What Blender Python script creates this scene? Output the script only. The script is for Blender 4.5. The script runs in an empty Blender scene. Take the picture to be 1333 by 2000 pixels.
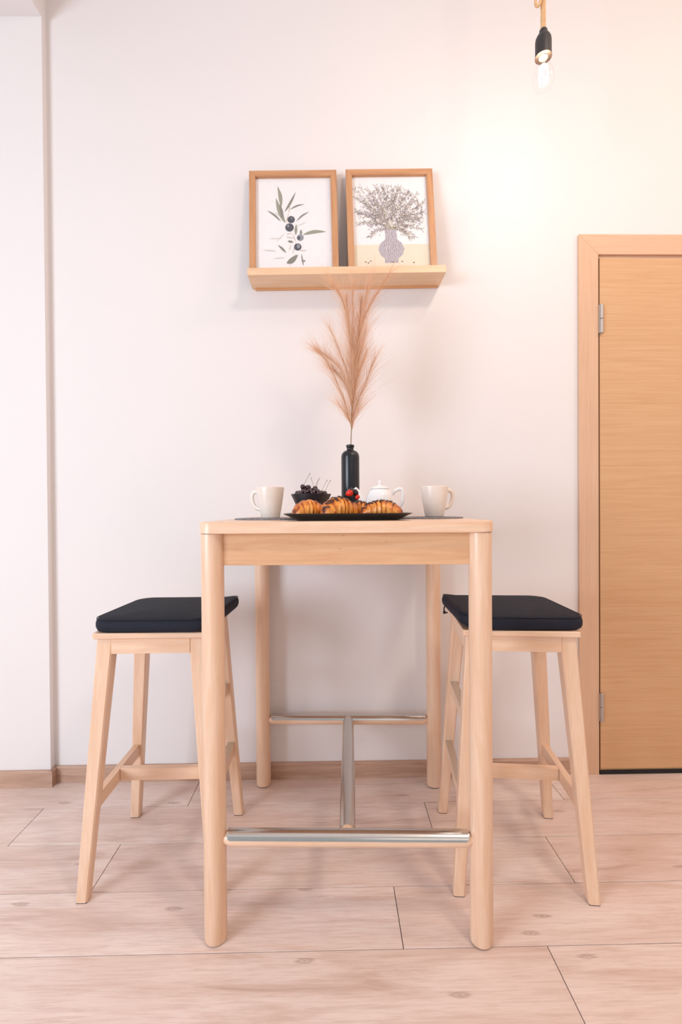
import bpy, bmesh, math, random
from mathutils import Vector, Matrix, noise
random.seed(7)
sc = bpy.context.scene
col = sc.collection
PI = math.pi

# ------------------------------------------------------------------ camera
cam_d = bpy.data.cameras.new('camera'); cam = bpy.data.objects.new('camera', cam_d); col.objects.link(cam)
cam_d.sensor_fit = 'VERTICAL'; cam_d.sensor_height = 36.0; cam_d.lens = 36.0*926.95/2000
cam_d.clip_start = .02
R_ = Vector((0.99984, -0.016595, -0.00671)); U_ = Vector((0.006863, 0.009131, 0.999935)); F_ = Vector((0.016533, 0.999821, -0.009243))
M = Matrix((R_, U_, -F_)).transposed().to_4x4(); M.translation = Vector((0, -1.84628, 1.05279))
cam.matrix_world = M
sc.camera = cam

# ------------------------------------------------------------------ world, light, exposure
sc.view_settings.view_transform = 'Standard'; sc.view_settings.look = 'None'
sc.view_settings.gamma = 1; sc.view_settings.use_curve_mapping = False
sc.view_settings.exposure = -0.05
w = bpy.data.worlds.new('world'); sc.world = w; w.use_nodes = True
w.node_tree.nodes['Background'].inputs[0].default_value = (0.95, 0.97, 1, 1)
w.node_tree.nodes['Background'].inputs[1].default_value = 0.5

def area(name, loc, target, sx, sy, power, color, spread=180):
    l = bpy.data.lights.new(name, 'AREA'); l.shape = 'RECTANGLE'; l.size = sx; l.size_y = sy
    l.energy = power; l.color = color; l.spread = math.radians(spread)
    o = bpy.data.objects.new(name, l); col.objects.link(o); o.location = loc
    d = Vector(target)-Vector(loc); o.rotation_euler = d.to_track_quat('-Z', 'Y').to_euler()
    return o
WINDOW_P, CEIL_P, CEIL2_P, BACK_P, BULB_P = 92, 23, 12, 5, 2.8
area('window_daylight', (-2.66, -2.85, 1.35), (0.2, -.4, .9), 1.3, 1.6, WINDOW_P, (0.76, 0.87, 1.0))
area('ceiling_light_near', (1.1, -2.0, 3.2), (0.8, -1.2, 0), .35, .35, CEIL_P, (1.0, 0.82, 0.68))
area('ceiling_light_right', (2.1, -1.1, 3.2), (1.7, -.7, 0), .4, .4, CEIL2_P, (1.0, 0.70, 0.48))
area('front_fill', (0.9, -3.7, 2.0), (0.3, 0, 1.0), 1.6, 1.1, BACK_P, (1.0, 0.84, 0.74))  # added warm fill behind the camera, sized to brighten the steel caps

# ------------------------------------------------------------------ materials
def srgb(r, g, b):
    f = lambda c: c/12.92 if c <= .04045 else ((c+.055)/1.055)**2.4
    return (f(r/255), f(g/255), f(b/255), 1)
class N:
    def __init__(s, name):
        s.m = bpy.data.materials.new(name); s.m.use_nodes = True; s.t = s.m.node_tree
        s.b = s.t.nodes['Principled BSDF']; s.out = s.t.nodes['Material Output']
    def n(s, ty, **k):
        x = s.t.nodes.new(ty)
        for a, v in k.items(): setattr(x, a, v)
        return x
    def l(s, a, b): s.t.links.new(a, b)
    def coord(s, scale=(1,1,1), kind='Object', off=None):
        tc = s.n('ShaderNodeTexCoord'); mp = s.n('ShaderNodeMapping'); mp.inputs['Scale'].default_value = scale
        s.l(tc.outputs[kind], mp.inputs['Vector']); s.mp = mp; return mp.outputs[0]
    def noise(s, vec, scale, detail=4, rough=.6, dist=0):
        x = s.n('ShaderNodeTexNoise'); x.inputs['Scale'].default_value = scale; x.inputs['Detail'].default_value = detail
        x.inputs['Roughness'].default_value = rough; x.inputs['Distortion'].default_value = dist
        s.l(vec, x.inputs['Vector']); return x.outputs['Fac']
    def ramp(s, fac, stops):
        x = s.n('ShaderNodeValToRGB'); e = x.color_ramp.elements
        while len(e) < len(stops): e.new(.5)
        for i, (p, c) in enumerate(stops): e[i].position = p; e[i].color = c
        s.l(fac, x.inputs[0]); return x.outputs[0]
    def mix(s, fac, a, b, mode='MIX'):
        x = s.n('ShaderNodeMix', data_type='RGBA', blend_type=mode)
        for v, i in ((fac, 0), (a, 6), (b, 7)):
            if isinstance(v, (int, float, tuple)): x.inputs[i].default_value = v
            else: s.l(v, x.inputs[i])
        return x.outputs[2]
    def bump(s, h, strength, dist=.001):
        x = s.n('ShaderNodeBump'); x.inputs['Strength'].default_value = strength; x.inputs['Distance'].default_value = dist
        s.l(h, x.inputs['Height']); s.l(x.outputs[0], s.b.inputs['Normal'])
    def base(s, c):
        if isinstance(c, tuple): s.b.inputs['Base Color'].default_value = c
        else: s.l(c, s.b.inputs['Base Color'])
    def set(s, **k):
        for a, v in k.items(): s.b.inputs[a.replace('_', ' ')].default_value = v
        return s
def simple(name, c, rough=.5, metal=0, **k):
    n = N(name); v = n.coord((1,1,1)); f = n.noise(v, 60, 3)
    c2 = tuple(x*.9 for x in c[:3])+(1,)
    n.base(n.mix(f, c2, c)); n.set(Roughness=rough, Metallic=metal, **k); return n.m

def wood(name, light, dark, axis=0, rough=.36, knots=False, fine=1.0, contrast=1.0):
    n = N(name)
    sc_ = [14*fine]*3; sc_[axis] = 1.1
    v = n.coord(tuple(sc_)); f = n.noise(v, 3, 6, .65, .6)
    sc2 = [90*fine]*3; sc2[axis] = 4
    v2 = n.coord(tuple(sc2)); f2 = n.noise(v2, 3, 3, .7)
    c = n.ramp(f, [(.5-.22/contrast, dark), (.5+.1/contrast, light)])
    d2 = tuple(x*.86 for x in light[:3])+(1,)
    c = n.mix(n.ramp(f2, [(.35, (.45,)*3+(1,)), (.6, (0, 0, 0, 1))]), c, d2)
    if knots:
        s3 = [9]*3; s3[axis] = 4.2
        vo = n.n('ShaderNodeTexVoronoi'); n.l(n.coord(tuple(s3)), vo.inputs['Vector'])
        k = n.ramp(vo.outputs['Distance'], [(0.0, (.75,)*3+(1,)), (.09, (0, 0, 0, 1))])
        c = n.mix(k, c, srgb(170, 110, 70))
    n.base(c); n.set(Roughness=rough); n.b.inputs['Coat Weight'].default_value = .25; n.b.inputs['Coat Roughness'].default_value = .22; n.bump(f2, .08, .0005); return n.m

BL, BD = srgb(238, 203, 174), srgb(224, 178, 142)
birch_x = wood('birch_along_x', BL, BD, 0)
birch_y = wood('birch_along_y', BL, BD, 1)
birch_z = wood('birch_along_z', BL, BD, 2)
birch_apron = wood('birch_apron', srgb(228, 182, 140), srgb(206, 150, 108), 0, knots=True)
shelf_wood = wood('shelf_birch', srgb(240, 205, 168), srgb(228, 182, 140), 0)
oak_frame_v = wood('picture_frame_oak_v', srgb(206, 152, 108), srgb(178, 120, 80), 2)
oak_frame_h = wood('picture_frame_oak_h', srgb(206, 152, 108), srgb(178, 120, 80), 0)
door_wood = wood('door_oak_veneer', srgb(218, 174, 130), srgb(200, 148, 100), 0, fine=2.4, rough=.5, contrast=.7)
casing_v = wood('casing_oak_v', srgb(224, 184, 152), srgb(210, 166, 132), 2, fine=1.8, contrast=.7)
casing_h = wood('casing_oak_h', srgb(224, 184, 152), srgb(210, 166, 132), 0, fine=1.8, contrast=.7)
skirting = wood('baseboard_oak', srgb(198, 162, 140), srgb(160, 120, 98), 0, fine=1.2)

def plaster():
    n = N('wall_paint'); f = n.noise(n.coord((1,1,1)), 240, 3); n.base(srgb(233, 227, 225)); n.set(Roughness=.85)
    n.bump(f, .12, .0006); return n.m
wall_m = plaster()
ceil_m = simple('ceiling_paint', srgb(242, 240, 238), .9)

def floor_material():
    n = N('oak_laminate')
    at = n.n('ShaderNodeAttribute', attribute_name='plank')
    tc = n.n('ShaderNodeTexCoord'); 
    ad = n.n('ShaderNodeVectorMath', operation='MULTIPLY_ADD'); ad.inputs[1].default_value = (31, 17, 9)
    n.l(at.outputs['Color'], ad.inputs[0]); n.l(tc.outputs['Object'], ad.inputs[2])
    def mp(s):
        m = n.n('ShaderNodeMapping'); m.inputs['Scale'].default_value = s; n.l(ad.outputs[0], m.inputs['Vector']); return m.outputs[0]
    big = n.noise(mp((1.2, 11, 1)), 1.5, 6, .66, .7)
    fine = n.noise(mp((5, 95, 1)), 2.2, 4, .7, .3)
    cloud = n.noise(mp((2.2, 4, 1)), 1.2, 3, .5)
    c = n.ramp(big, [(.28, srgb(200, 170, 156)), (.42, srgb(227, 205, 194)), (.54, srgb(238, 220, 211))])
    c = n.mix(n.ramp(fine, [(.3, (.55,)*3+(1,)), (.55, (0, 0, 0, 1))]), c, srgb(198, 166, 150))
    c = n.mix(n.ramp(cloud, [(.42, (0, 0, 0, 1)), (.72, (.4,)*3+(1,))]), c, srgb(206, 170, 152))
    # knots: sparse stretched cells with a dark core and a ring
    vo = n.n('ShaderNodeTexVoronoi', voronoi_dimensions='2D'); vo.inputs['Scale'].default_value = 1; n.l(mp((2.3, 7.5, 1)), vo.inputs['Vector'])
    wob = n.n('ShaderNodeMath', operation='MULTIPLY_ADD'); wob.inputs[1].default_value = .09; n.l(fine, wob.inputs[0]); n.l(vo.outputs['Distance'], wob.inputs[2])
    k = n.ramp(wob.outputs[0], [(.045, (.75,)*3+(1,)), (.062, (.12,)*3+(1,)), (.075, (.5,)*3+(1,)), (.11, (0, 0, 0, 1))])
    vs = n.n('ShaderNodeSeparateColor'); n.l(vo.outputs['Color'], vs.inputs[0])
    gt = n.n('ShaderNodeMath', operation='GREATER_THAN'); gt.inputs[1].default_value = .62; n.l(vs.outputs[0], gt.inputs[0])
    km = n.n('ShaderNodeMath', operation='MULTIPLY'); n.l(k, km.inputs[0]); n.l(gt.outputs[0], km.inputs[1])
    c = n.mix(km.outputs[0], c, srgb(138, 100, 84))
    tint = n.n('ShaderNodeSeparateColor'); n.l(at.outputs['Color'], tint.inputs[0])
    c = n.mix(n.ramp(tint.outputs[1], [(0, (0, 0, 0, 1)), (1, (.22,)*3+(1,))]), c, srgb(206, 176, 160))
    n.base(c); n.set(Roughness=.42); n.l(n.ramp(big, [(0, (.36,)*3+(1,)), (1, (.5,)*3+(1,))]), n.b.inputs['Roughness'])
    n.bump(fine, .1, .0006); return n.m
floor_m = floor_material()
gap_m = simple('plank_joint', srgb(84, 62, 52), .9)
steel = simple('brushed_steel', srgb(214, 212, 208), .2, 1)
hinge_m = simple('satin_nickel', srgb(200, 194, 190), .38, 1)
black_rubber = simple('black_rubber', srgb(20, 17, 18), .6)
black_ceramic = simple('black_stoneware', srgb(24, 22, 24), .35)
vase_m = simple('black_matt_bottle', srgb(22, 25, 32), .28)
bowl_m = simple('dark_bowl', srgb(44, 38, 42), .4)
mug_m = simple('cream_mug_glaze', srgb(243, 228, 215), .3)
pot_m = simple('white_porcelain', srgb(247, 245, 244), .15)
socket_m = simple('black_socket_plastic', srgb(46, 44, 46), .45)
brass = simple('lamp_cap_metal', srgb(220, 214, 190), .3, 1)
paper = simple('print_paper', srgb(246, 242, 242), .8)
felt = None
def fabric(name, c, c2):
    n = N(name); v = n.coord((1,1,1)); f = n.noise(v, 900, 2); g = n.noise(v, 14, 4)
    n.base(n.mix(g, c, c2)); n.set(Roughness=.75); n.b.inputs['Specular IOR Level'].default_value = .3
    b = n.n('ShaderNodeMath', operation='MULTIPLY_ADD'); b.inputs[1].default_value = 8; n.l(g, b.inputs[0]); n.l(f, b.inputs[2])
    n.bump(b.outputs[0], .35, .0012); return n.m
cushion_m = fabric('black_cushion_cotton', srgb(20, 23, 34), srgb(30, 33, 46))
def mat_mat():
    n = N('woven_placemat'); f = n.noise(n.coord((1,1,1)), 330, 2, .6)
    n.base(n.ramp(f, [(.38, srgb(70, 70, 76)), (.62, srgb(168, 166, 170))])); n.set(Roughness=.9); n.bump(f, .6, .002); return n.m
placemat_m = mat_mat()
def croissant_mat():
    n = N('croissant_crust'); at = n.n('ShaderNodeAttribute', attribute_name='bake')
    f = n.noise(n.coord((1,1,1)), 55, 5, .65)
    a = n.n('ShaderNodeMath', operation='MULTIPLY_ADD'); a.inputs[1].default_value = .5; n.l(f, a.inputs[0]); n.l(at.outputs['Fac'], a.inputs[2])
    n.base(n.ramp(a.outputs[0], [(.14, srgb(248, 186, 102)), (.42, srgb(230, 144, 58)), (.64, srgb(182, 90, 30)), (.85, srgb(92, 42, 20))]))
    n.set(Roughness=.36); n.bump(f, .3, .002); return n.m
crust = croissant_mat()
choc = simple('chocolate_glaze', srgb(66, 36, 30), .3)
cherry_m = simple('dark_cherry_skin', srgb(52, 18, 30), .14)
cherry_m.node_tree.nodes['Principled BSDF'].inputs['Coat Weight'].default_value = .5
stem_m = simple('cherry_stem', srgb(128, 112, 84), .6)
straw_m = simple('strawberry_red', srgb(224, 44, 28), .25)
black_b = simple('blackberry_black', srgb(26, 14, 24), .3)
leaf_m = simple('berry_calyx', srgb(50, 60, 30), .5)
def rope_mat():
    n = N('jute_rope'); f = n.noise(n.coord((1,1,.4)), 500, 4, .7)
    n.base(n.ramp(f, [(.3, srgb(196, 146, 96)), (.7, srgb(240, 204, 160))])); n.set(Roughness=.9); n.bump(f, .6, .001); return n.m
rope_m = rope_mat()
def plume_mat():
    n = N('pampas_plume'); t = n.n('ShaderNodeBsdfTranslucent'); mx = n.n('ShaderNodeMixShader'); mx.inputs[0].default_value = .4
    n.base(srgb(244, 212, 180)); n.set(Roughness=.8); t.inputs['Color'].default_value = srgb(250, 216, 182)
    n.l(n.b.outputs[0], mx.inputs[1]); n.l(t.outputs[0], mx.inputs[2]); n.l(mx.outputs[0], n.out.inputs[0]); return n.m
plume_m = plume_mat()
stalk_m = simple('dry_grass_stalk', srgb(176, 122, 76), .7)
stalk_green = simple('dry_grass_stem', srgb(150, 130, 100), .7)
def glass_mat(name, refl=.08):
    n = N(name); tr = n.n('ShaderNodeBsdfTransparent'); gl = n.n('ShaderNodeBsdfGlossy'); gl.inputs['Roughness'].default_value = .02
    fr = n.n('ShaderNodeFresnel'); fr.inputs[0].default_value = 1.45; mx = n.n('ShaderNodeMixShader')
    ge = n.n('ShaderNodeNewGeometry'); iv = n.n('ShaderNodeMath', operation='SUBTRACT'); iv.inputs[0].default_value = 1; n.l(ge.outputs['Backfacing'], iv.inputs[1])
    mu = n.n('ShaderNodeMath', operation='MULTIPLY'); n.l(fr.outputs[0], mu.inputs[0]); n.l(iv.outputs[0], mu.inputs[1])
    n.l(mu.outputs[0], mx.inputs[0]); n.l(tr.outputs[0], mx.inputs[1]); n.l(gl.outputs[0], mx.inputs[2]); n.l(mx.outputs[0], n.out.inputs[0]); return n.m
glass = glass_mat('clear_glass')
def emit(name, c, s):
    n = N(name); n.base((.8, .8, .8, 1)); n.b.inputs['Emission Color'].default_value = c; n.b.inputs['Emission Strength'].default_value = s; return n.m
filament_m = emit('glowing_filament', (1, .93, .8, 1), 60)

# ------------------------------------------------------------------ helpers
def tag(o, label=None, cat=None, group=None, kind=None):
    if label: o['label'] = label
    if cat: o['category'] = cat
    if group: o['group'] = group
    if kind: o['kind'] = kind
    return o
def empty(name, loc, label, cat, rz=0, group=None, rot=None):
    o = bpy.data.objects.new(name, None); col.objects.link(o); o.empty_display_size = .05
    o.location = loc; o.rotation_euler = rot if rot else (0, 0, rz); return tag(o, label, cat, group)
def obj(name, bm, mats, parent=None, loc=None, smooth=35, rot=None):
    me = bpy.data.meshes.new(name); bmesh.ops.recalc_face_normals(bm, faces=bm.faces[:]); bm.to_mesh(me); bm.free()
    for m in (mats if isinstance(mats, (list, tuple)) else [mats]): me.materials.append(m)
    if smooth:
        for p in me.polygons: p.use_smooth = True
        me.set_sharp_from_angle(angle=math.radians(smooth))
    o = bpy.data.objects.new(name, me); col.objects.link(o)
    if parent: o.parent = parent
    if loc: o.location = loc
    if rot: o.rotation_euler = rot
    return o
def struct(name, bm, m, parent=None, label=None, **k):
    o = obj(name, bm, m, parent, **k)
    if not parent: o['kind'] = 'structure'
    if label: o['label'] = label
    return o
def box(bm, x0, x1, y0, y1, z0, z1, bev=0, mi=0, seg=2):
    vs = [bm.verts.new((x, y, z)) for x in (x0, x1) for y in (y0, y1) for z in (z0, z1)]
    q = [(0,1,3,2),(4,6,7,5),(0,4,5,1),(2,3,7,6),(0,2,6,4),(1,5,7,3)]
    fs = [bm.faces.new([vs[i] for i in f]) for f in q]
    for f in fs: f.material_index = mi
    if bev:
        es = list({e for f in fs for e in f.edges})
        bmesh.ops.bevel(bm, geom=es, offset=bev, segments=seg, affect='EDGES', profile=.5)
    return bm
def bx(*a, **k): return box(bmesh.new(), *a, **k)
def loops(bm, rings, cap0=True, cap1=True, closed=True, mi=0):
    vr = [[bm.verts.new(p) for p in r] for r in rings]
    n = len(vr[0])
    for a, b in zip(vr, vr[1:]):
        for i in range(n if closed else n-1):
            j = (i+1) % n; bm.faces.new((a[i], a[j], b[j], b[i])).material_index = mi
    if cap0: bm.faces.new(vr[0][::-1]).material_index = mi
    if cap1: bm.faces.new(vr[-1]).material_index = mi
    return vr
def lathe(prof, n=40, cx=0, cy=0, bm=None, caps=(True, True)):
    bm = bm or bmesh.new()
    loops(bm, [[(cx+r*math.cos(2*PI*i/n), cy+r*math.sin(2*PI*i/n), z) for i in range(n)] for r, z in prof], *caps)
    return bm
def tube(bm, pts, rad, n=10, caps=True, mi=0, sq=1):
    pts = [Vector(p) for p in pts]; rings = []
    up = None
    for i, p in enumerate(pts):
        d = (pts[min(i+1, len(pts)-1)]-pts[max(i-1, 0)]).normalized()
        if up is None:
            up = Vector((0, 0, 1)) if abs(d.z) < .9 else Vector((0, 1, 0))
        s = d.cross(up).normalized(); u = s.cross(d).normalized(); up = u
        r = rad(i/(len(pts)-1)) if callable(rad) else rad
        rings.append([p+s*math.cos(2*PI*k/n)*r+u*math.sin(2*PI*k/n)*r*sq for k in range(n)])
    loops(bm, rings, caps, caps, mi=mi); return bm
def spline(pts, m=8):
    pts = [Vector(p) for p in pts]; P = [pts[0]*2-pts[1]]+pts+[pts[-1]*2-pts[-2]]; out = []
    for i in range(1, len(P)-2):
        for k in range(m):
            t = k/m; a, b, c, d = P[i-1:i+3]
            out.append(.5*((2*b)+(c-a)*t+(2*a-5*b+4*c-d)*t*t+(3*b-a-3*c+d)*t**3))
    return out+[pts[-1]]
def rrect(hx, hy, r, n=8):
    out = []
    for cx, cy, a0 in ((hx-r, hy-r, 0), (-hx+r, hy-r, PI/2), (-hx+r, -hy+r, PI), (hx-r, -hy+r, 1.5*PI)):
        for i in range(n+1):
            a = a0+PI/2*i/n; out.append((cx+r*math.cos(a), cy+r*math.sin(a)))
    return out
def copy_tree(o, parent=None):
    c = o.copy(); col.objects.link(c)
    if parent: c.parent = parent
    for ch in [x for x in bpy.data.objects if x.parent == o]: copy_tree(ch, c)
    return c

# ------------------------------------------------------------------ room
XL, XR, YF, ZC = -2.75, 2.6, -4.0, 3.3
WX = -1.083           # corner where the left wall section steps forward
bm = bmesh.new(); lay = bm.loops.layers.float_color.new('plank')
PW, PL = .187, 1.345
box(bm, XL, XR, YF, .1, -.03, -.0035, mi=1)
joints = {0: -.523, 1: .318, 2: .670, 3: .161, 4: .506}
y = .021; row = 0
while y > YF:
    y0, y1 = y-PW, y
    j = joints.get(row, random.uniform(-.6, .7))
    xs = [j+k*PL for k in range(-4, 4)]
    for a in xs:
        lo, hi = max(a, XL), min(a+PL, XR)
        if hi-lo < .01: continue
        before = set(bm.faces)
        g = .0010
        box(bm, lo+g, hi-g, y0+g, y1-g, -.004, 0, bev=.0006, seg=1)
        c = (random.random(), random.random(), random.random(), 1)
        for f in set(bm.faces)-before:
            for lp in f.loops: lp[lay] = c
    y -= PW; row += 1
struct('floor', bm, [floor_m, gap_m], smooth=0)
struct('wall_back', bx(WX-.02, XR, 0, .1, 0, ZC), wall_m, smooth=0)
struct('wall_back_left', bx(XL, WX, -.03, .1, 0, 2.903), wall_m, smooth=0)
struct('wall_soffit', bx(XL, WX, -2.4, .1, 2.903, ZC), wall_m, smooth=0)
struct('ceiling', bx(XL-.1, XR+.1, YF-.1, .1, ZC, ZC+.1), ceil_m, smooth=0)
struct('wall_right', bx(XR, XR+.1, YF, .1, -.03, ZC), wall_m, smooth=0)
bm = bmesh.new()
box(bm, XL-.1, XL, YF, .1, -.03, .5); box(bm, XL-.1, XL, YF, .1, 2.2, ZC)
box(bm, XL-.1, XL, YF, -3.5, .5, 2.2); box(bm, XL-.1, XL, -2.2, .1, .7, 2.5)
struct('wall_left', bm, wall_m, smooth=0)

def skirt(name, x0, x1, yb, ret=False):
    bm = bmesh.new(); h, t = .063, .0115
    prof = [(0, 0), (-t, 0), (-t, h-.006), (-t+.004, h-.001), (-t+.006, h), (0, h)]
    loops(bm, [[(x, yb+a, b) for a, b in prof] for x in (x0, x1)])
    if ret:   # short return round the corner of the wall step
        prof2 = [(x1+(t if i in (1, 2) else t-.003 if i == 3 else t-.005 if i == 4 else 0), b) for i, (a, b) in enumerate(prof)]
        loops(bm, [[(px, yy, b) for px, b in prof2] for yy in (yb-.0115, -.0125)])
    return struct(name, bm, skirting, smooth=0)
skirt('baseboard_left', XL, WX, -.03, True)
skirt('baseboard_back', WX+.0005, .9595, 0)

# door with its casing: casing pieces, leaf, hinges, threshold
door = bpy.data.objects.new('door_1', None); col.objects.link(door); door['kind'] = 'structure'
door.location = (1.036, 0, 0)
def dl(x): return x-1.036
X0, X1, X2, X3 = .960, 1.036, 1.036+.86, 1.036+.86+.076
ZT, ZI = 2.106, 2.028
def mitre(pts, y0, y1):
    bm = bmesh.new(); loops(bm, [[(dl(x), yy, z) for x, z in pts] for yy in (y0, y1)]); 
    bmesh.ops.bevel(bm, geom=bm.edges[:], offset=.0012, segments=1, affect='EDGES'); return bm
cs = obj('casing', mitre([(X0, 0), (X1, 0), (X1, ZI), (X0, ZT)], -.014, -.0002), casing_v, door, smooth=0)
obj('casing', mitre([(X0, ZT), (X1, ZI), (X2, ZI), (X3, ZT)], -.014, -.0002), casing_h, door, smooth=0)
obj('casing', mitre([(X2, 0), (X3, 0), (X3, ZT), (X2, ZI)], -.014, -.0002), casing_v, door, smooth=0)
bm = bx(dl(X1), dl(X2), -.0035, -.0002, 2.0165, ZI, .0005)
obj('door_stop', bm, casing_h, door, smooth=0)
bm = bx(dl(X1)+.006, dl(X2)-.006, -.0122, -.0006, .0215, 2.0135, .001)
leafo = obj('door_leaf', bm, door_wood, door, smooth=0)
bm = bx(dl(X1)+.0002, dl(X1)+.0058, -.0085, -.0002, .0, 2.016)
obj('shadow_gap', bm, simple('gap_shade_brown', srgb(104, 62, 34), .8), door, smooth=0)  # brown strip stands in for the shade between casing and leaf
bm = bx(dl(X1)+.003, dl(X2)-.003, -.0135, -.0004, .0, .0185, .0015)
obj('threshold_seal', bm, black_rubber, door, smooth=0)
bm = bx(dl(X1)+.003, dl(X2)-.003, -.0125, -.0004, .0187, .0212)
obj('threshold_strip', bm, simple('aluminium_strip', srgb(200, 190, 150), .35, 1), door, smooth=0)
for zc in (1.777, .267):
    bm = bmesh.new()
    for a, b in ((-.055, -.0008), (.0008, .055)):
        lathe([(.0062, zc+a), (.007, zc+a+.001), (.007, zc+b-.001), (.0062, zc+b)], 20, dl(X1)+.0085, -.0195, bm)
    box(bm, dl(X1)-.001, dl(X1)+.003, -.0195, -.006, zc-.054, zc+.054)
    obj('hinge', bm, hinge_m, door)

# ------------------------------------------------------------------ bar table
T = (.0405, -.378, 0); TR = -.0345; S2 = .3233; RL = .0272
table = empty('bar_table', T, 'tall square birch bar table with round legs and steel-capped foot rails', 'table', TR)
H = 1.02
pts = rrect(S2+.0305, S2+.0305, .034, 10)
bm = bmesh.new()
zz = [(.003, H-.028), (0, H-.0265), (0, H-.003), (.0009, H-.001), (.003, H)]
hx = S2+.0305
loops(bm, [[(x*(1-i/hx), y*(1-i/hx), z) for x, y in pts] for i, z in zz])
obj('tabletop', bm, birch_x, table, smooth=40)
for i, j in ((-1, -1), (1, -1), (-1, 1), (1, 1)):
    bm = lathe([(RL-.004, .003), (RL-.001, .0045), (RL, .008), (RL, H-.0285)], 40, i*S2, j*S2)
    lg = obj('leg', bm, birch_z, table, smooth=40)
    bm = lathe([(RL-.006, 0), (RL-.005, .0035)], 30, i*S2, j*S2)
    obj('foot_pad', bm, black_rubber, lg)
a = .012
for j in (-1, 1):
    yc = j*(S2+.006); obj('apron', bx(-S2+RL-.008, S2-RL+.008, min(yc, yc-j*.02), max(yc, yc-j*.02), .915, H-.0285, .001), birch_apron, table, smooth=0)
apy = wood('birch_apron_side', srgb(228, 182, 140), srgb(206, 150, 108), 1)
for i in (-1, 1):
    xc = i*(S2+.006); obj('apron', bx(min(xc, xc-i*.02), max(xc, xc-i*.02), -S2+RL-.008, S2-RL+.008, .915, H-.0285, .001), apy, table, smooth=0)
RB, ZB = .0185, .250
def capstrip(x0, x1, r, zc, ax='x', off=0, arc=76):
    bm = bmesh.new(); n = 18; R1, R2 = r+.0002, r+.0022
    rings = []
    for x, sc2 in ((x0, .55), (x0+.004, .9), (x0+.009, 1), (x1-.009, 1), (x1-.004, .9), (x1, .55)):
        A = math.radians(arc)*sc2; ring = []
        for k in range(n+1):
            t = -A+2*A*k/n; ring.append((math.sin(t)*R2, math.cos(t)*R2))
        for k in range(n, -1, -1):
            t = -A+2*A*k/n; ring.append((math.sin(t)*R1, math.cos(t)*R1))
        rings.append([(x, off+s, zc+c) if ax == 'x' else (off+s, x, zc+c) for s, c in ring])
    loops(bm, rings); return bm
def rodx(x0, x1, yc, zc, r):
    bm = bmesh.new(); n = 32
    prof = [(x0, r*.74), (x0+.006, r*.82), (x0+.014, r*.96), (x0+.02, r), (x1-.02, r), (x1-.014, r*.96), (x1-.006, r*.82), (x1, r*.74)]
    loops(bm, [[(x, yc+q*math.cos(2*PI*k/n), zc+q*math.sin(2*PI*k/n)) for k in range(n)] for x, q in prof]); return bm
for j in (-1, 1):
    o = obj('foot_rail', rodx(-S2+RL-.004, S2-RL+.004, j*S2, ZB, RB), birch_x, table, smooth=50)
    tag(obj('steel_cap', capstrip(-S2+RL+.004, S2-RL-.004, RB, ZB, 'x', j*S2), steel, o, smooth=50), 'polished steel strip')
bm = bmesh.new(); n = 32
loops(bm, [[(RB*math.cos(2*PI*k/n), y, ZB-.001+RB*math.sin(2*PI*k/n)) for k in range(n)] for y in (-S2+.012, S2-.012)])
o = obj('foot_rail', bm, birch_y, table, smooth=50)
tag(obj('steel_cap', capstrip(-S2+RB+.004, S2-RB-.004, RB, ZB-.001, 'y'), steel, o, smooth=50), 'polished steel strip')

# ------------------------------------------------------------------ stools
def leg_bm(tx, ty, fx, fy, zt, wt, wf):
    bm = bmesh.new(); rings = []
    for z, cx, cy, wx in ((0.0025, fx, fy, wf), (zt, tx, ty, wt)):
        h = wx/2; c = .0035
        rings.append([(cx+a, cy+b, z) for a, b in ((h, -h+c), (h, h-c), (h-c, h), (-h+c, h), (-h, h-c), (-h, -h+c), (-h+c, -h), (h-c, -h))])
    loops(bm, rings); return bm
ST, SF = .1255, .1755     # leg centres at seat and floor
ZS = .697
def lx(z, s=1):           # leg centre at height z
    return s*(SF+(ST-SF)*z/ZS)
def make_stool(loc, rz, side, label):
    root = empty('bar_stool', loc, label, 'stool', rz, 'birch bar stools at the bar table')
    pts = rrect(.157, .157, .008, 5)
    bm = bmesh.new()
    loops(bm, [[(x*(1-i/.157), y*(1-i/.157), z) for x, y in pts] for i, z in ((.003, ZS), (0, ZS+.0025), (0, ZS+.0145), (.002, ZS+.0165))])
    obj('seat', bm, birch_x, root, smooth=0)
    for i, j in ((-1, -1), (1, -1), (-1, 1), (1, 1)):
        lg = obj('leg', leg_bm(i*ST, j*ST, i*SF, j*SF, ZS, .043, .030), birch_z, root, smooth=0)
        obj('foot_pad', bx(i*SF-.0135, i*SF+.0135, j*SF-.0135, j*SF+.0135, 0, .003), black_rubber, lg, smooth=0)
    for j in (-1, 1):
        obj('apron', bx(-ST+.018, ST-.018, j*(ST+.0145)-.009, j*(ST+.0145)+.004, .655, ZS, .001), birch_x, root, smooth=0)
        obj('apron', bx(j*(ST+.0145)-.009, j*(ST+.0145)+.004, -ST+.018, ST-.018, .655, ZS, .001), birch_y, root, smooth=0)
    def rail(s, zt, h, cap):
        zc = zt-h/2; xc = lx(zc, s); e = lx(zc)-.013
        o = obj('stretcher', bx(xc-.0095, xc+.0095, -e, e, zt-h, zt, .001), birch_y, root, smooth=0)
        if cap: tag(obj('steel_cap', bx(xc-.0115, xc+.0115, -e+.004, e-.004, zt+.0002, zt+.0028, .0008), steel, o, smooth=0), 'flat steel footrest strip')
    rail(-side, .262, .038, False); rail(side, .262, .038, True); rail(side, .468, .034, True)
    e = lx(.245)-.0100
    obj('stretcher', bx(-e, e, -.010, .010, .226, .2625, .001), birch_x, root, smooth=0)
    return root
make_stool((-.5064, -.387, 0), .008, 1, 'birch bar stool left of the table, under the left seat cushion')
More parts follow.
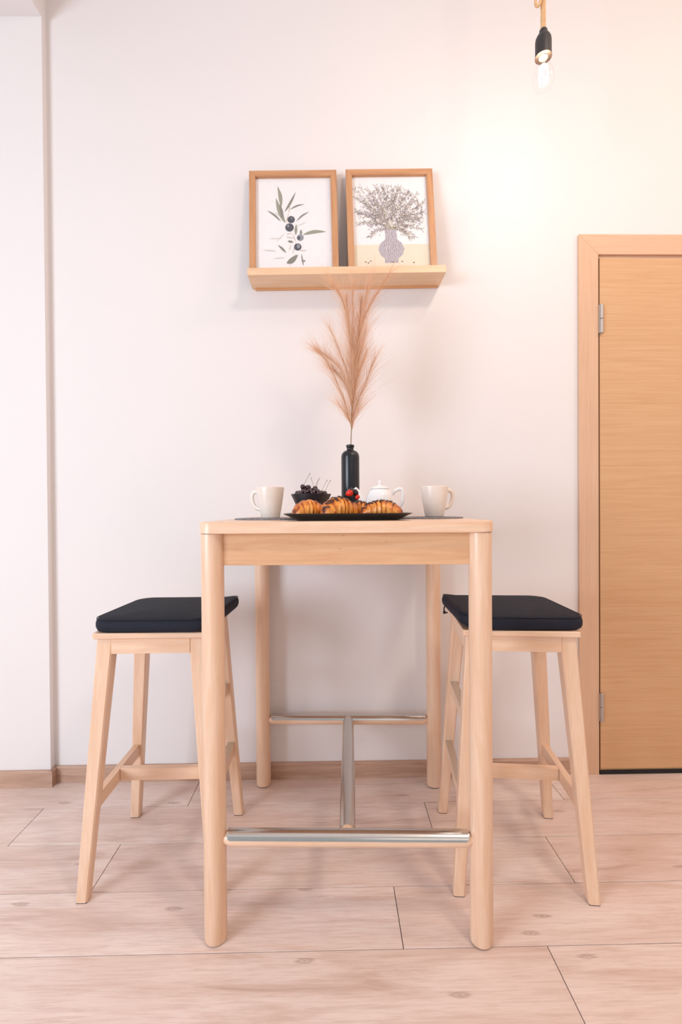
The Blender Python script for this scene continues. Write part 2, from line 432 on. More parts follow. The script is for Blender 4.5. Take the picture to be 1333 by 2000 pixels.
make_stool((.528, -.411, 0), -.106, -1, 'birch bar stool right of the table, between it and the door')

def make_cushion(loc, rz, side, label, tie=False):
    root = empty('seat_cushion', loc, label, 'cushion', rz, 'black seat cushions on the bar stools')
    hx, hy, t = .167, .165, .038
    bm = bmesh.new(); rings = []
    base = rrect(1, 1, .30, 9)
    prof = [(.0, .30), (.0, .6), (.0, .88), (.0, .955), (.004, .985), (.012, 1.0), (.022, 1.0), (.030, .99), (.035, .968), (.0375, .93), (.040, .84), (.0425, .6), (.044, .3)]
    for z, s in prof:
        ring = []
        for x, y in base:
            X, Y = x*hx*s, y*hy*s
            q = X*side/hx           # 1 at the table side edge, which overhangs and lifts
            lift = .012*max(0, q-.55)**1.5/.3
            n_ = noise.noise(Vector((X*14, Y*14, z*30+side*5)))*.0022 if z > 0 else 0
            X2 = X + side*.009*max(0, q)
            ring.append((X2, Y, z+lift+n_+.0003))
        rings.append(ring)
    loops(bm, rings)
    o = obj('cover', bm, cushion_m, root, smooth=60)
    bm = bmesh.new()
    for zc in (.0355,):
        ring = []
        for x, y in base:
            X, Y = x*hx*.985, y*hy*.985; q = X*side/hx; lift = .012*max(0, q-.55)**1.5/.3
            ring.append((X+side*.009*max(0, q), Y, zc+lift))
        tube(bm, ring+ring[:2], .0013, 6, False)
    obj('piping', bm, cushion_m, root)
    # elastic tie with toggle on the corner near the table
    for yy in (-1,):
        if tie:
            bm = bmesh.new()
            tube(bm, spline([(side*.168, .10, .020), (side*.174, .098, .006), (side*.170, .094, -.006), (side*.164, .09, -.004)], 5), .0022, 8)
            lathe([(.003, -.010), (.0045, -.008), (.0045, -.003), (.003, -.001)], 12, side*.173, .097, bm)
            obj('tie', bm, black_rubber, root)
    return root
make_cushion((-.4965, -.385, ZS+.0166), -.05, 1, 'black fabric seat cushion on the stool left of the table')
make_cushion((.531, -.406, ZS+.0166), -.035, -1, 'black fabric seat cushion on the stool beside the door', True)

# ------------------------------------------------------------------ wall shelf and pictures
TILT = -.017
shelf = empty('picture_ledge', (.0565, 0, 1.9025), 'light birch picture ledge mounted on the white wall', 'shelf', rot=(0, TILT, 0))
hw = .3620
bm = bmesh.new(); sp_ = [(-.0005, 0), (-.115, 0), (-.115, .0265), (-.101, .0265), (-.101, .009), (-.0005, .009)]
loops(bm, [[(x, yy, z) for yy, z in sp_] for x in (-hw, hw)])
bmesh.ops.bevel(bm, geom=bm.edges[:], offset=.001, segments=1, affect='EDGES')
obj('board', bm, shelf_wood, shelf, smooth=0)
obj('back_strip', bx(-hw+.012, hw-.012, -.010, -.0003, -.006, 0, .0006), wood('darker_shelf_birch', srgb(226, 170, 120), srgb(206, 146, 98), 0), shelf, smooth=0)  # thin strip of darker wood tone under the ledge along the wall

FW, FH, FB = .331, .427, .0235
def frame_root(x, z, label):
    lean = math.atan2(.052, .40)
    M_ = Matrix.Translation((x, -.078, z)) @ Matrix.Rotation(TILT, 4, 'Y') @ Matrix.Rotation(-lean, 4, 'X')
    o = empty('framed_print', M_.translation, label, 'picture', group=None)
    o.rotation_euler = M_.to_euler(); return o
def make_frame(root):
    w2 = FW/2; fr = bmesh.new()
    def piece(pts, m):
        bm = bmesh.new(); loops(bm, [[(x, yy, z) for x, z in pts] for yy in (-.009, .009)])
        bmesh.ops.bevel(bm, geom=bm.edges[:], offset=.0008, segments=1, affect='EDGES'); obj('frame_rail', bm, m, root, smooth=0)
    piece([(-w2, 0), (-w2+FB, FB), (-w2+FB, FH-FB), (-w2, FH)], oak_frame_v)
    piece([(w2, 0), (w2, FH), (w2-FB, FH-FB), (w2-FB, FB)], oak_frame_v)
    piece([(-w2, FH), (-w2+FB, FH-FB), (w2-FB, FH-FB), (w2, FH)], oak_frame_h)
    piece([(-w2, 0), (w2, 0), (w2-FB, FB), (-w2+FB, FB)], oak_frame_h)
    obj('backing', bx(-w2+.006, w2-.006, .0062, .0088, .006, FH-.006), simple('backing_board', srgb(120, 84, 60), .9), root, smooth=0)
    obj('glass_pane', bx(-w2+FB-.003, w2-FB+.003, -.0012, -.0004, FB-.003, FH-FB+.003), glass, root, smooth=0)
PWd, PHt = (FW-2*FB), (FH-2*FB)
def ink(name, c): return simple(name, c, .85)
def flat(bm, pts, depth, mi):
    """thin printed shape in the picture plane; pts are (u, v) with v down from the top"""
    f = bm.faces.new([bm.verts.new(((u-.5)*PWd, .0035-depth, FH-FB-v*PHt)) for u, v in pts]); f.material_index = mi
def leaf(bm, x0, y0, x1, y1, wd, mi, d, curve=0.0):
    n = 7; L = []; Rr = []; dx, dy = x1-x0, y1-y0; ln = math.hypot(dx, dy); nx, ny = -dy/ln, dx/ln
    for i in range(n+1):
        t = i/n; w_ = wd*math.sin(PI*min(1, t*.97+.015))**.8*(1.15-.4*t); b = curve*math.sin(PI*t)*ln
        px, py = x0+dx*t+nx*b, y0+dy*t+ny*b
        L.append((px+nx*w_, py+ny*w_)); Rr.append((px-nx*w_, py-ny*w_))
    flat(bm, L+Rr[::-1], d, mi)
def disc(bm, cx, cy, rx, ry, mi, d, n=24):
    flat(bm, [(cx+rx*math.cos(2*PI*i/n), cy+ry*math.sin(2*PI*i/n)) for i in range(n)], d, mi)

fr = frame_root(-.1375, 1.9095, 'oak-framed print of a black olive branch, left on the ledge')
make_frame(fr)
bm = bmesh.new(); box(bm, -PWd/2-.003, PWd/2+.003, .0035, .006, FB-.003, FH-FB+.003)
C = lambda X, Y: ((X-158-(-18*(Y-210)/1200))/(1022+ (Y-210)*.02), (Y-208)/1265)
mats = [paper, ink('olive_leaf_sage', srgb(158, 158, 140)), ink('olive_leaf_grey', srgb(142, 138, 128)), ink('olive_leaf_pale', srgb(216, 210, 202)), ink('olive_fruit_dark', srgb(84, 84, 92)), ink('olive_fruit_light', srgb(148, 150, 158)), ink('olive_twig', srgb(206, 178, 160))]
D = .0002
def lf(a, b, c, d_, w_, mi, cv=0):
    global D; D += .00001; (x0, y0), (x1, y1) = C(a, b), C(c, d_); leaf(bm, x0, y0, x1, y1, w_, mi, D, cv)
def tw(pl):
    global D
    for (a, b), (c, d_) in zip(pl, pl[1:]): lf(a, b, c, d_, .005, 6)
tw([(690, 1250), (640, 1290), (600, 1400)]); tw([(560, 820), (600, 690), (620, 560)]); tw([(640, 1250), (690, 1080), (640, 960), (560, 980)])
lf(500, 600, 455, 320, .026, 1, .05); lf(550, 820, 430, 480, .030, 1, -.05); lf(520, 760, 480, 560, .022, 2)
lf(545, 670, 700, 400, .016, 2, .03); lf(620, 640, 815, 570, .010, 2, -.06); lf(705, 800, 880, 675, .011, 2, -.06); lf(700, 870, 840, 818, .007, 3)
lf(490, 800, 305, 650, .012, 2, .05); lf(470, 730, 410, 670, .007, 3)
lf(690, 990, 700, 840, .020, 1); lf(760, 990, 765, 915, .017, 2); lf(790, 985, 1105, 950, .020, 1, -.05)
lf(555, 1225, 445, 1120, .014, 2, .02); lf(595, 1200, 625, 1110, .009, 3); lf(560, 1365, 715, 1255, .032, 2, .06)
lf(790, 1400, 765, 1240, .010, 2, -.03); lf(780, 1330, 820, 1345, .010, 2); lf(580, 1070, 660, 1085, .014, 2)
lf(560, 1010, 660, 1035, .010, 3); lf(500, 1030, 320, 1035, .006, 3); lf(540, 960, 420, 1080, .006, 3); lf(420, 1200, 230, 1185, .008, 3); lf(540, 1290, 370, 1300, .007, 3); lf(740, 1200, 840, 1200, .005, 6)
for X, Y, r, mi in ((632, 778, 50, 4), (608, 885, 58, 4), (752, 1025, 46, 5), (715, 1150, 50, 4)):
    D += .00002; u, v = C(X, Y); disc(bm, u, v, r/1022, r*.97/1265, mi, D)
for X, Y, r, mi in ((730, 1030, 20, 4), (725, 1140, 22, 5), (590, 865, 14, 5), (640, 760, 10, 5)):
    D += .00002; u, v = C(X, Y); disc(bm, u, v, r/1022, r*1.3/1265, mi, D)
obj('print', bm, mats, fr, smooth=0)

fr = frame_root(.2285, 1.9165, 'oak-framed drawing of a vase of flowering branches, right on the ledge')
make_frame(fr)
bm = bmesh.new(); box(bm, -PWd/2-.003, PWd/2+.003, .0035, .006, FB-.003, FH-FB+.003)
def vase_ink():
    n = N('patterned_vase_ink'); wv = n.n('ShaderNodeTexWave'); wv.inputs['Scale'].default_value = 60; wv.inputs['Distortion'].default_value = 9; wv.inputs['Detail Scale'].default_value = 1.5
    n.l(n.coord((1, 1, 1)), wv.inputs['Vector']); n.base(n.ramp(wv.outputs['Fac'], [(.3, srgb(150, 142, 150)), (.6, srgb(206, 198, 204))])); n.set(Roughness=.85); return n.m
mats = [paper, ink('tabletop_cream', srgb(240, 226, 204)), vase_ink(), ink('ink_grey', srgb(160, 150, 150)), ink('ink_dark', srgb(120, 108, 106)), ink('ink_olive', srgb(188, 178, 150)), ink('ink_white', srgb(250, 246, 236)), ink('ink_mauve', srgb(176, 160, 164))]
C = lambda X, Y: ((X-135)/(920+(Y-180)*.028), (Y-178)/1142)
D = .0002
flat(bm, [(-.008, .735), (1.008, .732), (1.008, 1.008), (-.008, 1.008)], D, 1)
D += .00003
prof = [(520, 800), (530, 880), (528, 955), (470, 1000), (440, 1070), (462, 1140), (520, 1190), (515, 1240), (690, 1240), (688, 1190), (745, 1140), (768, 1070), (735, 1000), (678, 955), (674, 880), (682, 800)]
f_pts = [C(*p) for p in prof]; flat(bm, f_pts, D, 2)
rr = random.Random(3)
ends = [(170, 330), (230, 300), (320, 330), (430, 290), (520, 290), (640, 330), (715, 310), (830, 370), (945, 390), (1020, 500), (1025, 620), (990, 840), (900, 930), (850, 950), (330, 920), (190, 760), (170, 600), (180, 430), (260, 480), (560, 400), (760, 430), (900, 480), (420, 480), (960, 700), (300, 640), (640, 480), (480, 560), (800, 640), (360, 780), (800, 800)]
for ex, ey in ends:
    sx, sy = 600+rr.uniform(-50, 50), 830
    cx_, cy_ = (sx+ex)/2+rr.uniform(-30, 30), (sy+ey)/2-(90 if ey > 600 else 30)
    P = []
    for i in range(25):
        t = i/24; P.append(((1-t)**2*sx+2*t*(1-t)*cx_+t*t*ex, (1-t)**2*sy+2*t*(1-t)*cy_+t*t*ey))
    for (a, b), (c, d_) in zip(P, P[1:]):
        D += .0000004; (x0, y0), (x1, y1) = C(a, b), C(c, d_); leaf(bm, x0, y0, x1+.0001, y1+.0001, .0022, 5, D)
    for i in range(5, 25):
        for s in (-1, 1):
            if rr.random() < .12: continue
            a, b = P[i]; dx, dy = P[i][0]-P[i-1][0], P[i][1]-P[i-1][1]
            an = math.atan2(dy, dx)+s*rr.uniform(.4, 1.1); ln = rr.uniform(26, 58)
            D += .0000004; (x0, y0), (x1, y1) = C(a, b), C(a+ln*math.cos(an), b+ln*math.sin(an)); leaf(bm, x0, y0, x1, y1, .0030, rr.choice((3, 3, 3, 7, 7, 5, 4)), D)
        if rr.random() < .3:
            D += .0000004; a, b = P[i]; u, v = C(a+rr.uniform(-16, 16), b+rr.uniform(-16, 16)); q = rr.uniform(.006, .0095); disc(bm, u, v, q, q*.8, rr.choice((4, 6, 6, 3)), D+.00001, 8)
for k in range(620):
    a_, q_ = rr.uniform(-PI, 0.12*PI) if rr.random() < .8 else rr.uniform(0, 2*PI), rr.uniform(.15, 1)**.6
    X, Y = 605+430*q_*math.cos(a_)*rr.uniform(.9, 1), 700+400*q_*math.sin(a_)*(1 if math.sin(a_) < 0 else .55)
    if abs(X-600) < 90 and Y > 800: continue
    an = math.atan2(Y-830, X-600)+rr.uniform(-1.1, 1.1); ln = rr.uniform(20, 44); D += .0000004
    (x0, y0), (x1, y1) = C(X, Y), C(X+ln*math.cos(an), Y+ln*math.sin(an)); leaf(bm, x0, y0, x1, y1, .0026, rr.choice((3, 3, 7, 7, 5, 4)), D)
    if k % 6 == 0: disc(bm, x0, y0, .0065, .0055, rr.choice((4, 6, 3, 4)), D+.000001, 8)
for X, Y in ((275, 1225), (310, 1238), (340, 1215), (735, 1225), (880, 1240), (620, 1232)):
    D += .000001; u, v = C(X, Y); disc(bm, u, v, .010, .006, 4, D, 10)
obj('print', bm, mats, fr, smooth=0)

# ------------------------------------------------------------------ pendant lamp
lamp = empty('pendant_lamp', (.627, -.45, 2.37), 'bare glowing bulb in a black socket hanging on jute rope', 'lamp')
bm = lathe([(.0205, .002), (.0225, .001), (.0228, .004), (.0228, .046), (.0215, .055), (.0175, .063), (.0128, .0665), (.0115, .068), (.0115, .078), (.0095, .0815)], 40, caps=(False, True))
loops(bm, [[(r*math.cos(2*PI*i/40), r*math.sin(2*PI*i/40), z) for i in range(40)] for r, z in ((.0205, .002), (.0195, .03), (.012, .032))], False, True)
obj('socket', bm, socket_m, lamp)
bm = lathe([(.0228, .0006), (.0236, .0006), (.0236, .0035), (.0229, .0035)], 40)
obj('socket_rim', bm, simple('rim_bronze', srgb(96, 78, 66), .4, 1), lamp)
bm = bmesh.new(); top = 3.3-2.37
for s in range(3):
    P = []; n = 260
    for i in range(n+1):
        t = i/n; a = 2*PI*s/3+t*top/.035*2*PI/1; P.append((.0036*math.cos(a), .0036*math.sin(a), .078+t*(top-.078)))
    tube(bm, P, .0043, 7)
rope = obj('rope', bm, rope_m, lamp)
bm = bmesh.new()
P = spline([(-.004, 0, .40), (-.014, -.002, .30), (-.022, -.004, .20), (-.025, -.006, .152), (-.020, -.008, .142), (-.013, -.008, .152), (-.007, -.006, .20), (-.004, 0, .26)], 8)
tube(bm, P, .0042, 8); obj('rope_end', bm, rope_m, rope)
bm = lathe([(.05, top-.028), (.055, top-.02), (.055, top-.001)], 32); obj('ceiling_cup', bm, socket_m, lamp)
prof = [(.0125, .012), (.013, -.004), (.015, -.014), (.0205, -.026), (.0265, -.040), (.0295, -.054), (.0298, -.064), (.0275, -.077), (.022, -.088), (.0135, -.0955), (.004, -.0985), (.0008, -.099)]
bm = lathe(prof, 40); bulb = obj('bulb', bm, glass, lamp, smooth=60)
bm = lathe([(.0127, -.001), (.0132, .001), (.0128, .004), (.0133, .007), (.0128, .010), (.0133, .013), (.0128, .030)], 30); obj('bulb_cap', bm, brass, bulb)
bm = lathe([(.007, -.001), (.006, -.015), (.003, -.028), (.0025, -.034)], 16); obj('bulb_stem', bm, glass, bulb)
bm = bmesh.new()
for k in range(6):
    a = 2*PI*k/6; c, s = math.cos(a), math.sin(a)
    tube(bm, [(.005*c, .005*s, -.022), (.011*c, .011*s, -.030), (.013*c, .013*s, -.062), (.009*c, .009*s, -.078)], .0022, 8)
obj('filament', bm, filament_m, bulb)
L = bpy.data.lights.new('bulb_light', 'POINT'); L.energy = BULB_P; L.color = (1, .87, .80); L.shadow_soft_size = .028
lo = bpy.data.objects.new('bulb_light', L); col.objects.link(lo); lo.parent = lamp; lo.location = (0, 0, -.05)

# ------------------------------------------------------------------ things on the table
TZ = 1.02
def placemat(x, y, label):
    o = obj('placemat', lathe([(.108, 0), (.110, .0006), (.110, .0022), (.108, .003)], 64), placemat_m, None, (x, y, TZ+.0003))
    return tag(o, label, 'placemat', 'round grey placemats')
placemat(-.178, -.445, 'round grey placemat under the left mug'); placemat(.272, -.445, 'round grey placemat under the right mug')

def mug(x, y, rz, label):
    root = empty('mug', (x, y, TZ+.0034), label, 'mug', rz, 'cream mugs on the placemats')
    bm = lathe([(.024, 0), (.0262, .001), (.0275, .004), (.0335, .035), (.0375, .062), (.0408, .088), (.0408, .0895), (.0395, .0905), (.0383, .0895), (.0348, .062), (.0305, .035), (.025, .008), (.012, .005)], 48)
    obj('body', bm, mug_m, root, smooth=50)
    bm = bmesh.new()
    tube(bm, spline([(.0365, 0, .074), (.048, 0, .0785), (.0585, 0, .073), (.0615, 0, .058), (.0560, 0, .040), (.046, 0, .030), (.0325, 0, .026)], 7), .0042, 12, sq=1.5)
    obj('handle', bm, mug_m, root, smooth=60); return root
mug(-.1840, -.45, PI-.35, 'cream tapered mug at the left, handle pointing left')
mug(.2990, -.45, .3, 'cream tapered mug at the right, handle pointing right')

# serving plate
bm = bmesh.new()
def rr_ring(hx, hy, r, z): return [(x, y, z) for x, y in rrect(hx, hy, r, 8)]
loops(bm, [rr_ring(.128, .062, .02, 0), rr_ring(.132, .066, .022, .0015), rr_ring(.150, .080, .028, .0105), rr_ring(.163, .090, .034, .0165), rr_ring(.1635, .0905, .034, .0178), rr_ring(.162, .089, .033, .0182), rr_ring(.148, .078, .028, .013), rr_ring(.128, .062, .02, .0055)])
plate = obj('serving_plate', bm, black_ceramic, None, (.0375, -.588, TZ+.0004), smooth=45)
tag(plate, 'black rectangular serving plate with raised rim holding the croissants', 'plate')
PZ = TZ+.0062

def croissant(name_label, loc, rz, length, height, bend, seedn, drizzle=1):
    root = empty('croissant', loc, name_label, 'croissant', rz, 'croissants on the black plate')
    rnd = random.Random(seedn); NS, NR = 72, 28; rings = []; bake = []
    R0 = height/2/.86
    def centre(t):      # t -1..1
        return Vector((t*length/2, -bend*(t*t)+bend*.4, .004*abs(t)**5))
    def radius(t):
        a = abs(t); r = R0*(1-.92*a**2.3)**.62 if a < 1 else .01
        return max(r, R0*.30)*math.sqrt(max(.012, 1-(max(0, a-.88)/.12)**2))
    SEG = 6.2
    for i in range(NS+1):
        t = -1+2*i/NS; c = centre(t); tan = (centre(t+.01)-centre(t-.01)).normalized(); nrm = Vector((-tan.y, tan.x, 0)); r = radius(t)
        ring = []
        for k in range(NR):
            a = 2*PI*k/NR
            ph = (t*SEG/2*(1 if t > 0 else -1)+.12*math.cos(a)) % 1.0    # layered wraps stepping outward from the middle
            step = .13*(1-ph)**1.0 - .03
            rr_ = r*(1+step+.05*noise.noise(Vector((t*5, math.cos(a)*2, math.sin(a)*2+seedn))))
            y_ = math.cos(a)*rr_*1.12; z_ = math.sin(a)*rr_*.95
            zc = r*.80
            z2 = max(z_+zc, .0006+.0015*abs(math.cos(a)))
            ring.append(c+nrm*y_+Vector((0, 0, z2)))
            bake.append(max(0, min(1, .04+.30*ph**5+.24*max(0, math.sin(a))**2+.12*abs(t)+.28*noise.noise(Vector((t*8, a*2, seedn))))))
        rings.append(ring)
    bm = bmesh.new(); loops(bm, rings)
    me_o = obj('crust', bm, crust, root, smooth=70)
    at = me_o.data.attributes.new('bake', 'FLOAT', 'POINT')
    for i_, v_ in enumerate(bake): at.data[i_].value = v_
    if drizzle:
        bm = bmesh.new(); P = []; n = 150
        for i in range(n):
            t = -.93+1.62*i/n if drizzle == 1 else -.9+1.8*i/n
            a = PI/2+.2+.42*math.sin(i*.46+seedn)+.25*math.sin(i*.17)
            k = (a/(2*PI))*NR; fi = (t+1)/2*NS; i0 = int(fi); k0 = int(k) % NR
            q = rings[min(i0, NS)][k0].lerp(rings[min(i0, NS)][(k0+1) % NR], k-int(k)).lerp(rings[min(i0+1, NS)][k0], fi-i0)
            P.append(q+Vector((0, 0, .0008)))
        tube(bm, spline(P, 2), lambda u: .0014+.0011*math.sin(u*60), 6, sq=.7)
        obj('chocolate_drizzle', bm, choc, root, smooth=80)
    return root
croissant('small golden croissant at the left end of the black plate', (-.062, -.588, PZ), .42, .094, .046, .012, 1, 0)
croissant('dark-drizzled croissant in the middle of the plate, below the red berries', (.0175, -.612, PZ), .48, .105, .052, .014, 4, 1)
croissant('golden crescent croissant at the right end of the black plate', (.1265, -.606, PZ), -.10, .110, .044, .020, 9, 1)
croissant('croissant mostly hidden behind the middle and right ones', (.074, -.546, PZ), .1, .080, .042, .010, 13, 2)

# berries on the middle croissant
def blob(name, mat, loc, r, label, cat, bumps=0, sz=1, rot=(0, 0, 0), group=None):
    bm = bmesh.new(); bmesh.ops.create_icosphere(bm, subdivisions=3, radius=1)
    for v in bm.verts:
        d = v.co.normalized(); k = 1+(.12*noise.noise(d*4.2)+.05*abs(noise.noise(d*9)) if bumps else 0)
        taper = 1-.32*max(0, -d.z) if bumps != 2 else 1
        v.co = Vector((d.x*r*k*taper, d.y*r*k*taper, d.z*r*k*sz))
    o = obj(name, bm, mat, None, loc, smooth=80, rot=rot); return tag(o, label, cat, group)
b = blob('strawberry', straw_m, (.043, -.606, 1.0905), .0088, 'bright red strawberry on top of the middle croissant', 'berry', 1, 1.25, (.3, 1.1, 0))
bm = bmesh.new()
for k in range(5):
    a = 2*PI*k/5; loops(bm, [[(.001*math.cos(a+1.5), .001*math.sin(a+1.5), .0112), (.001*math.cos(a-1.5), .001*math.sin(a-1.5), .0112), (.0, .0, .0105)], [(.008*math.cos(a)+.0012*math.sin(a), .008*math.sin(a)-.0012*math.cos(a), .0085), (.008*math.cos(a)-.0012*math.sin(a), .008*math.sin(a)+.0012*math.cos(a), .0085), (.008*math.cos(a), .008*math.sin(a), .0078)]])
obj('calyx', bm, leaf_m, b, smooth=0)
blob('blackberry', black_b, (.0585, -.600, 1.0915), .0082, 'black berry just right of the red strawberry', 'berry', 2, 1.2, (.2, -.5, 0))
blob('blackberry', black_b, (.0475, -.590, 1.0985), .0070, 'black berry topmost behind the red strawberry', 'berry', 2, 1.0, (0, .4, 0))
blob('strawberry', straw_m, (.0640, -.603, 1.0800), .0058, 'small red berry piece low below the black berry', 'berry', 1, 1.2, (0, .5, .4))

# bowl of cherries
BX, BY = -.066, -.42
bm = lathe([(.028, 0), (.030, .001), (.031, .004), (.0455, .038), (.0600, .0690), (.0602, .0702), (.0592, .0706), (.0440, .039), (.029, .007), (.010, .006)], 56)
tag(obj('bowl', bm, bowl_m, None, (BX, BY, TZ+.0034), smooth=50), 'dark flared bowl heaped with cherries behind the left croissant', 'bowl')
def cherry(x, y, z, rx, rz, stem, label='glossy dark cherry heaped in the dark bowl'):
    root = bpy.data.objects.new('cherry', None)
    bm = bmesh.new(); n, m = 20, 14; R = .0084; rings = []
    for j in range(m+1):
        th = PI*j/m; dim = .0022*math.exp(-(th/.35)**2)
        rings.append([(R*math.sin(max(th, .02) if j < m else PI-.02)*math.cos(2*PI*i/n), R*math.sin(max(th, .02) if j < m else PI-.02)*math.sin(2*PI*i/n), R*.95*math.cos(th)-dim) for i in range(n)])
    loops(bm, rings)
    root = obj('cherry', bm, cherry_m, None, (x, y, z), smooth=80, rot=(rx, 0, rz))
    if stem:
        bm = bmesh.new(); ln = stem
        tube(bm, spline([(0, 0, .0055), (.001, 0, .012), (.004, .001, ln*.6), (.010, .002, ln)], 5), lambda u: .0005+.0006*max(0, u-.85)*6, 6)
        obj('stem', bm, stem_m, root, smooth=80)
    return tag(root, label, 'cherry', 'cherries heaped in the bowl')
rc = random.Random(11); placed = []
cands = [(-.030, -.034, .0755), (-.012, -.030, .0775), (.006, -.034, .0765), (.024, -.026, .076), (.040, -.012, .075), (-.040, -.012, .0755),
         (-.022, -.012, .0830), (-.004, -.014, .0835), (.014, -.010, .083), (.030, .004, .0775), (-.036, .010, .0775), (-.018, .008, .0845), (.000, .006, .0845), (.018, .012, .0825),
         (-.024, -.022, .0890), (-.008, -.004, .0920), (.012, .000, .0900), (-.006, .028, .0775), (-.024, .028, .077), (.014, .031, .0765), (.034, .022, .075)]
cands[14] = (-.023, -.010, .0955); cands[15] = (-.008, -.006, .0940)
rot = {14: (.5, 1.0, .045), 2: (.9, 2.6, 0), 8: (-.4, 1.2, .045), 9: (.5, .6, .043), 4: (.6, .4, .046), 16: (.7, .2, .038), 1: (2.0, .3, .030), 13: (-.5, .4, .04)}
special = {14: 'topmost cherry of the heap, left of the bowl middle, with long stem', 4: 'rightmost cherry at the bowl rim, stem leaning right', 5: 'leftmost cherry peeking over the bowl rim'}
for i, (x, y, z) in enumerate(cands):
    a, c, s = rot.get(i, (rc.uniform(-1.5, 1.5), rc.uniform(0, 6), 0))
    cherry(BX+x*1.02, BY+y*1.02, TZ+z, a, c, s, special.get(i, 'glossy dark cherry heaped in the dark bowl'))
# lower layer that carries the heap
for i in range(9):
    a = 2*PI*i/9; cherry(BX+.030*math.cos(a), BY+.030*math.sin(a), TZ+.0578, rc.uniform(-1.5, 1.5), a, 0)

# teapot
pot = empty('teapot', (.1400, -.430, TZ+.0004), 'small white porcelain teapot behind the right croissant', 'teapot', 0)
bm = lathe([(.024, 0), (.027, .001), (.028, .003), (.036, .012), (.0415, .028), (.0425, .045), (.0405, .062), (.034, .078), (.0275, .086), (.0255, .087)], 48)
obj('body', bm, pot_m, pot, smooth=60)
bm = lathe([(.0275, .0872), (.0285, .0885), (.024, .0925), (.014, .0965), (.006, .0985), (.0038, .1005), (.0042, .1035), (.0062, .1065), (.0058, .110), (.003, .1122), (.0006, .1126)], 36)
ld = obj('lid', bm, pot_m, pot, smooth=60)
bm = bmesh.new(); P = spline([(-.034, 0, .028), (-.048, 0, .038), (-.056, 0, .058), (-.066, 0, .078), (-.076, 0, .0900)], 7)
tube(bm, P, lambda u: .0125*(1-u)+.0062*u, 18); obj('spout', bm, pot_m, pot, smooth=60)
bm = bmesh.new(); P = spline([(.036, 0, .070), (.046, 0, .081), (.058, 0, .087), (.067, 0, .084), (.0695, 0, .068), (.066, 0, .046), (.054, 0, .030), (.040, 0, .024)], 7)
tube(bm, P, .0036, 12, sq=1.4); obj('handle', bm, pot_m, pot, smooth=60)

# vase and dried plume
VX, VY = .0570, -.30
VZ = TZ+.0004
bm = lathe([(.026, 0), (.0285, .001), (.0295, .005), (.0295, .196), (.0285, .204), (.0245, .2115), (.0175, .2165), (.0125, .2185), (.0112, .2205), (.0112, .2265), (.0128, .2285), (.0135, .2315), (.0128, .2355), (.0095, .237), (.0088, .235), (.0085, .20)], 48)
tag(obj('bottle_vase', bm, vase_m, None, (VX, VY, VZ), smooth=50), 'tall matt black bottle vase holding the dried pampas plume', 'vase')

st = {1: [(.0625, 1.33), (.068, 1.44), (0.0746, 1.5225), (0.1038, 1.6685), (0.1872, 1.8176)], 2: [(.0625, 1.33), (0.068, 1.5375), (0.0662, 1.7645)],
 3: [(.0625, 1.34), (0.0676, 1.4711), (0.0618, 1.5956), (0.0375, 1.7082), (0.0064, 1.7645)], 4: [(.064, 1.36), (0.0797, 1.5375), (0.1006, 1.6801), (0.1205, 1.7745)],
 5: [(.062, 1.335), (0.0638, 1.403), (0.0429, 1.5077), (-0.0085, 1.637)], 6: [(.0615, 1.31), (0.0561, 1.3382), (0.0356, 1.413), (-0.0136, 1.526), (-0.0481, 1.5708)],
 7: [(.0625, 1.32), (0.0668, 1.3548), (0.0991, 1.4378), (0.1414, 1.544)], 8: [(.063, 1.33), (0.0707, 1.4379), (0.0812, 1.5076), (0.1069, 1.6204)],
 9: [(.062, 1.33), (0.0605, 1.4047), (0.0263, 1.5127), (-0.0398, 1.5758)], 10: [(.063, 1.33), (0.0707, 1.4379), (0.1132, 1.5673)],
 11: [(.0615, 1.30), (0.06, 1.3249), (0.0171, 1.3965)], 12: [(.0615, 1.30), (0.065, 1.3298), (0.0853, 1.3747)],
 13: [(.062, 1.33), (0.0606, 1.4113), (0.031, 1.4795), (0.0013, 1.5127)], 14: [(.063, 1.34), (0.0674, 1.4379), (0.0747, 1.5375), (0.0887, 1.637), (0.0958, 1.7198)],
 15: [(.062, 1.34), (0.0672, 1.4046), (0.0678, 1.5043), (0.052, 1.637), (0.0459, 1.7198)]}
rp = random.Random(5)
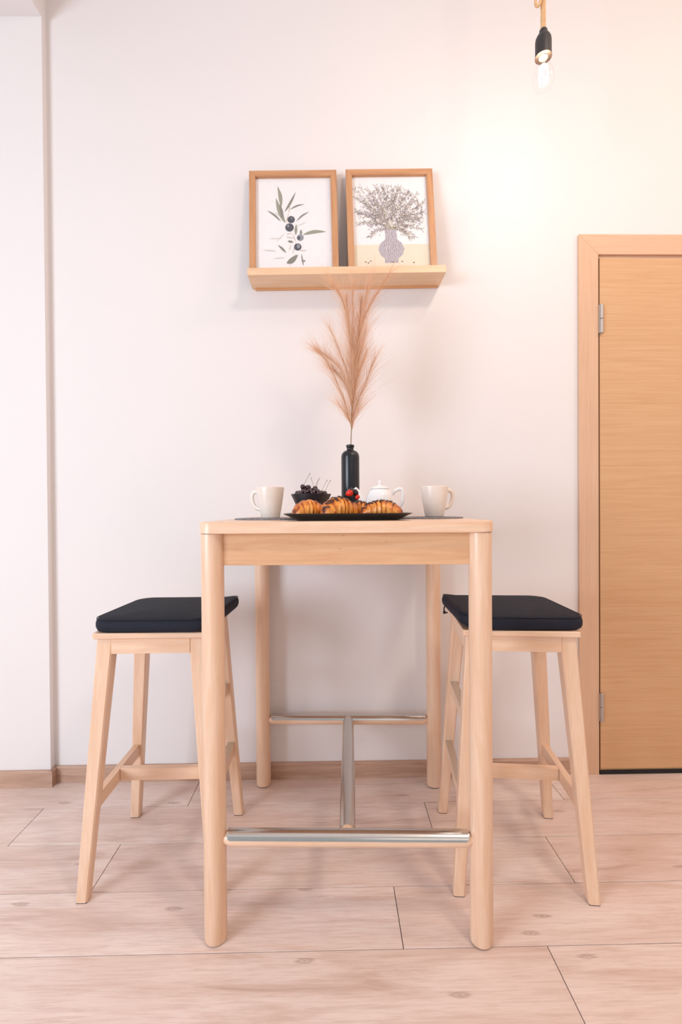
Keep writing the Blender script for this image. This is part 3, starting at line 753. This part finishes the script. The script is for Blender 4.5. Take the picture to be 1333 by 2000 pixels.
pl = empty('dried_pampas_grass', (VX, VY, VZ+.02), 'feathery beige dried pampas stem standing in the black bottle', 'dried plant')
off = Vector((VX, VY, VZ+.02))
bm = bmesh.new(); tube(bm, spline([(VX+.001, VY, VZ+.021), (VX+.002, VY, 1.24), (VX+.0045, VY, 1.31), (VX+.006, VY, 1.36)], 6), .0016, 8)
bmesh.ops.translate(bm, verts=bm.verts[:], vec=-off); obj('stem', bm, stalk_green, pl)
weights = {1: 150, 2: 110, 3: 120, 4: 100, 5: 80, 6: 90, 7: 75, 8: 90, 9: 70, 10: 60, 11: 35, 12: 26, 13: 70, 14: 130, 15: 120}
for key, pts2 in st.items():
    yoff = rp.uniform(-.06, .05)
    zb, zt_ = pts2[0][1], pts2[-1][1]
    P = spline([(x, VY+yoff*((z-zb)/(zt_-zb))**1.3*min(1, (zt_-zb)/.25), z) for x, z in pts2], 10)
    bm = bmesh.new(); tube(bm, P, lambda u: .0009*(1-u)+.0004, 5)
    bmesh.ops.translate(bm, verts=bm.verts[:], vec=-off); sp = obj('branch', bm, stalk_m, pl)
    bm = bmesh.new(); N_ = int(weights[key]*3.4)
    for h in range(N_):
        u = (.18+.82*(h/N_))
        i = min(int(u*(len(P)-1)), len(P)-2); p0 = P[i].lerp(P[i+1], u*(len(P)-1)-i); d = (P[i+1]-P[max(0, i-1)]).normalized()
        side = rp.uniform(0, 2*PI); a1 = d.cross(Vector((0, 1, 0))).normalized(); a2 = a1.cross(d)
        o_ = a1*math.cos(side)+a2*math.sin(side)
        ln = rp.uniform(.04, .115)*(.75+.5*math.sin(PI*min(1, u)))
        sp_ = rp.uniform(.12, .75)
        pts3 = [p0, p0+d*ln*.35+o_*ln*sp_*.26, p0+d*ln*.7+o_*ln*sp_*.58, p0+d*ln+o_*ln*sp_*.92]
        tube(bm, pts3, lambda q: .00021*(1-q)+.00007, 3, False)
    bmesh.ops.translate(bm, verts=bm.verts[:], vec=-off)
    f = obj('plume', bm, plume_m, sp, smooth=0); f['kind'] = 'stuff'
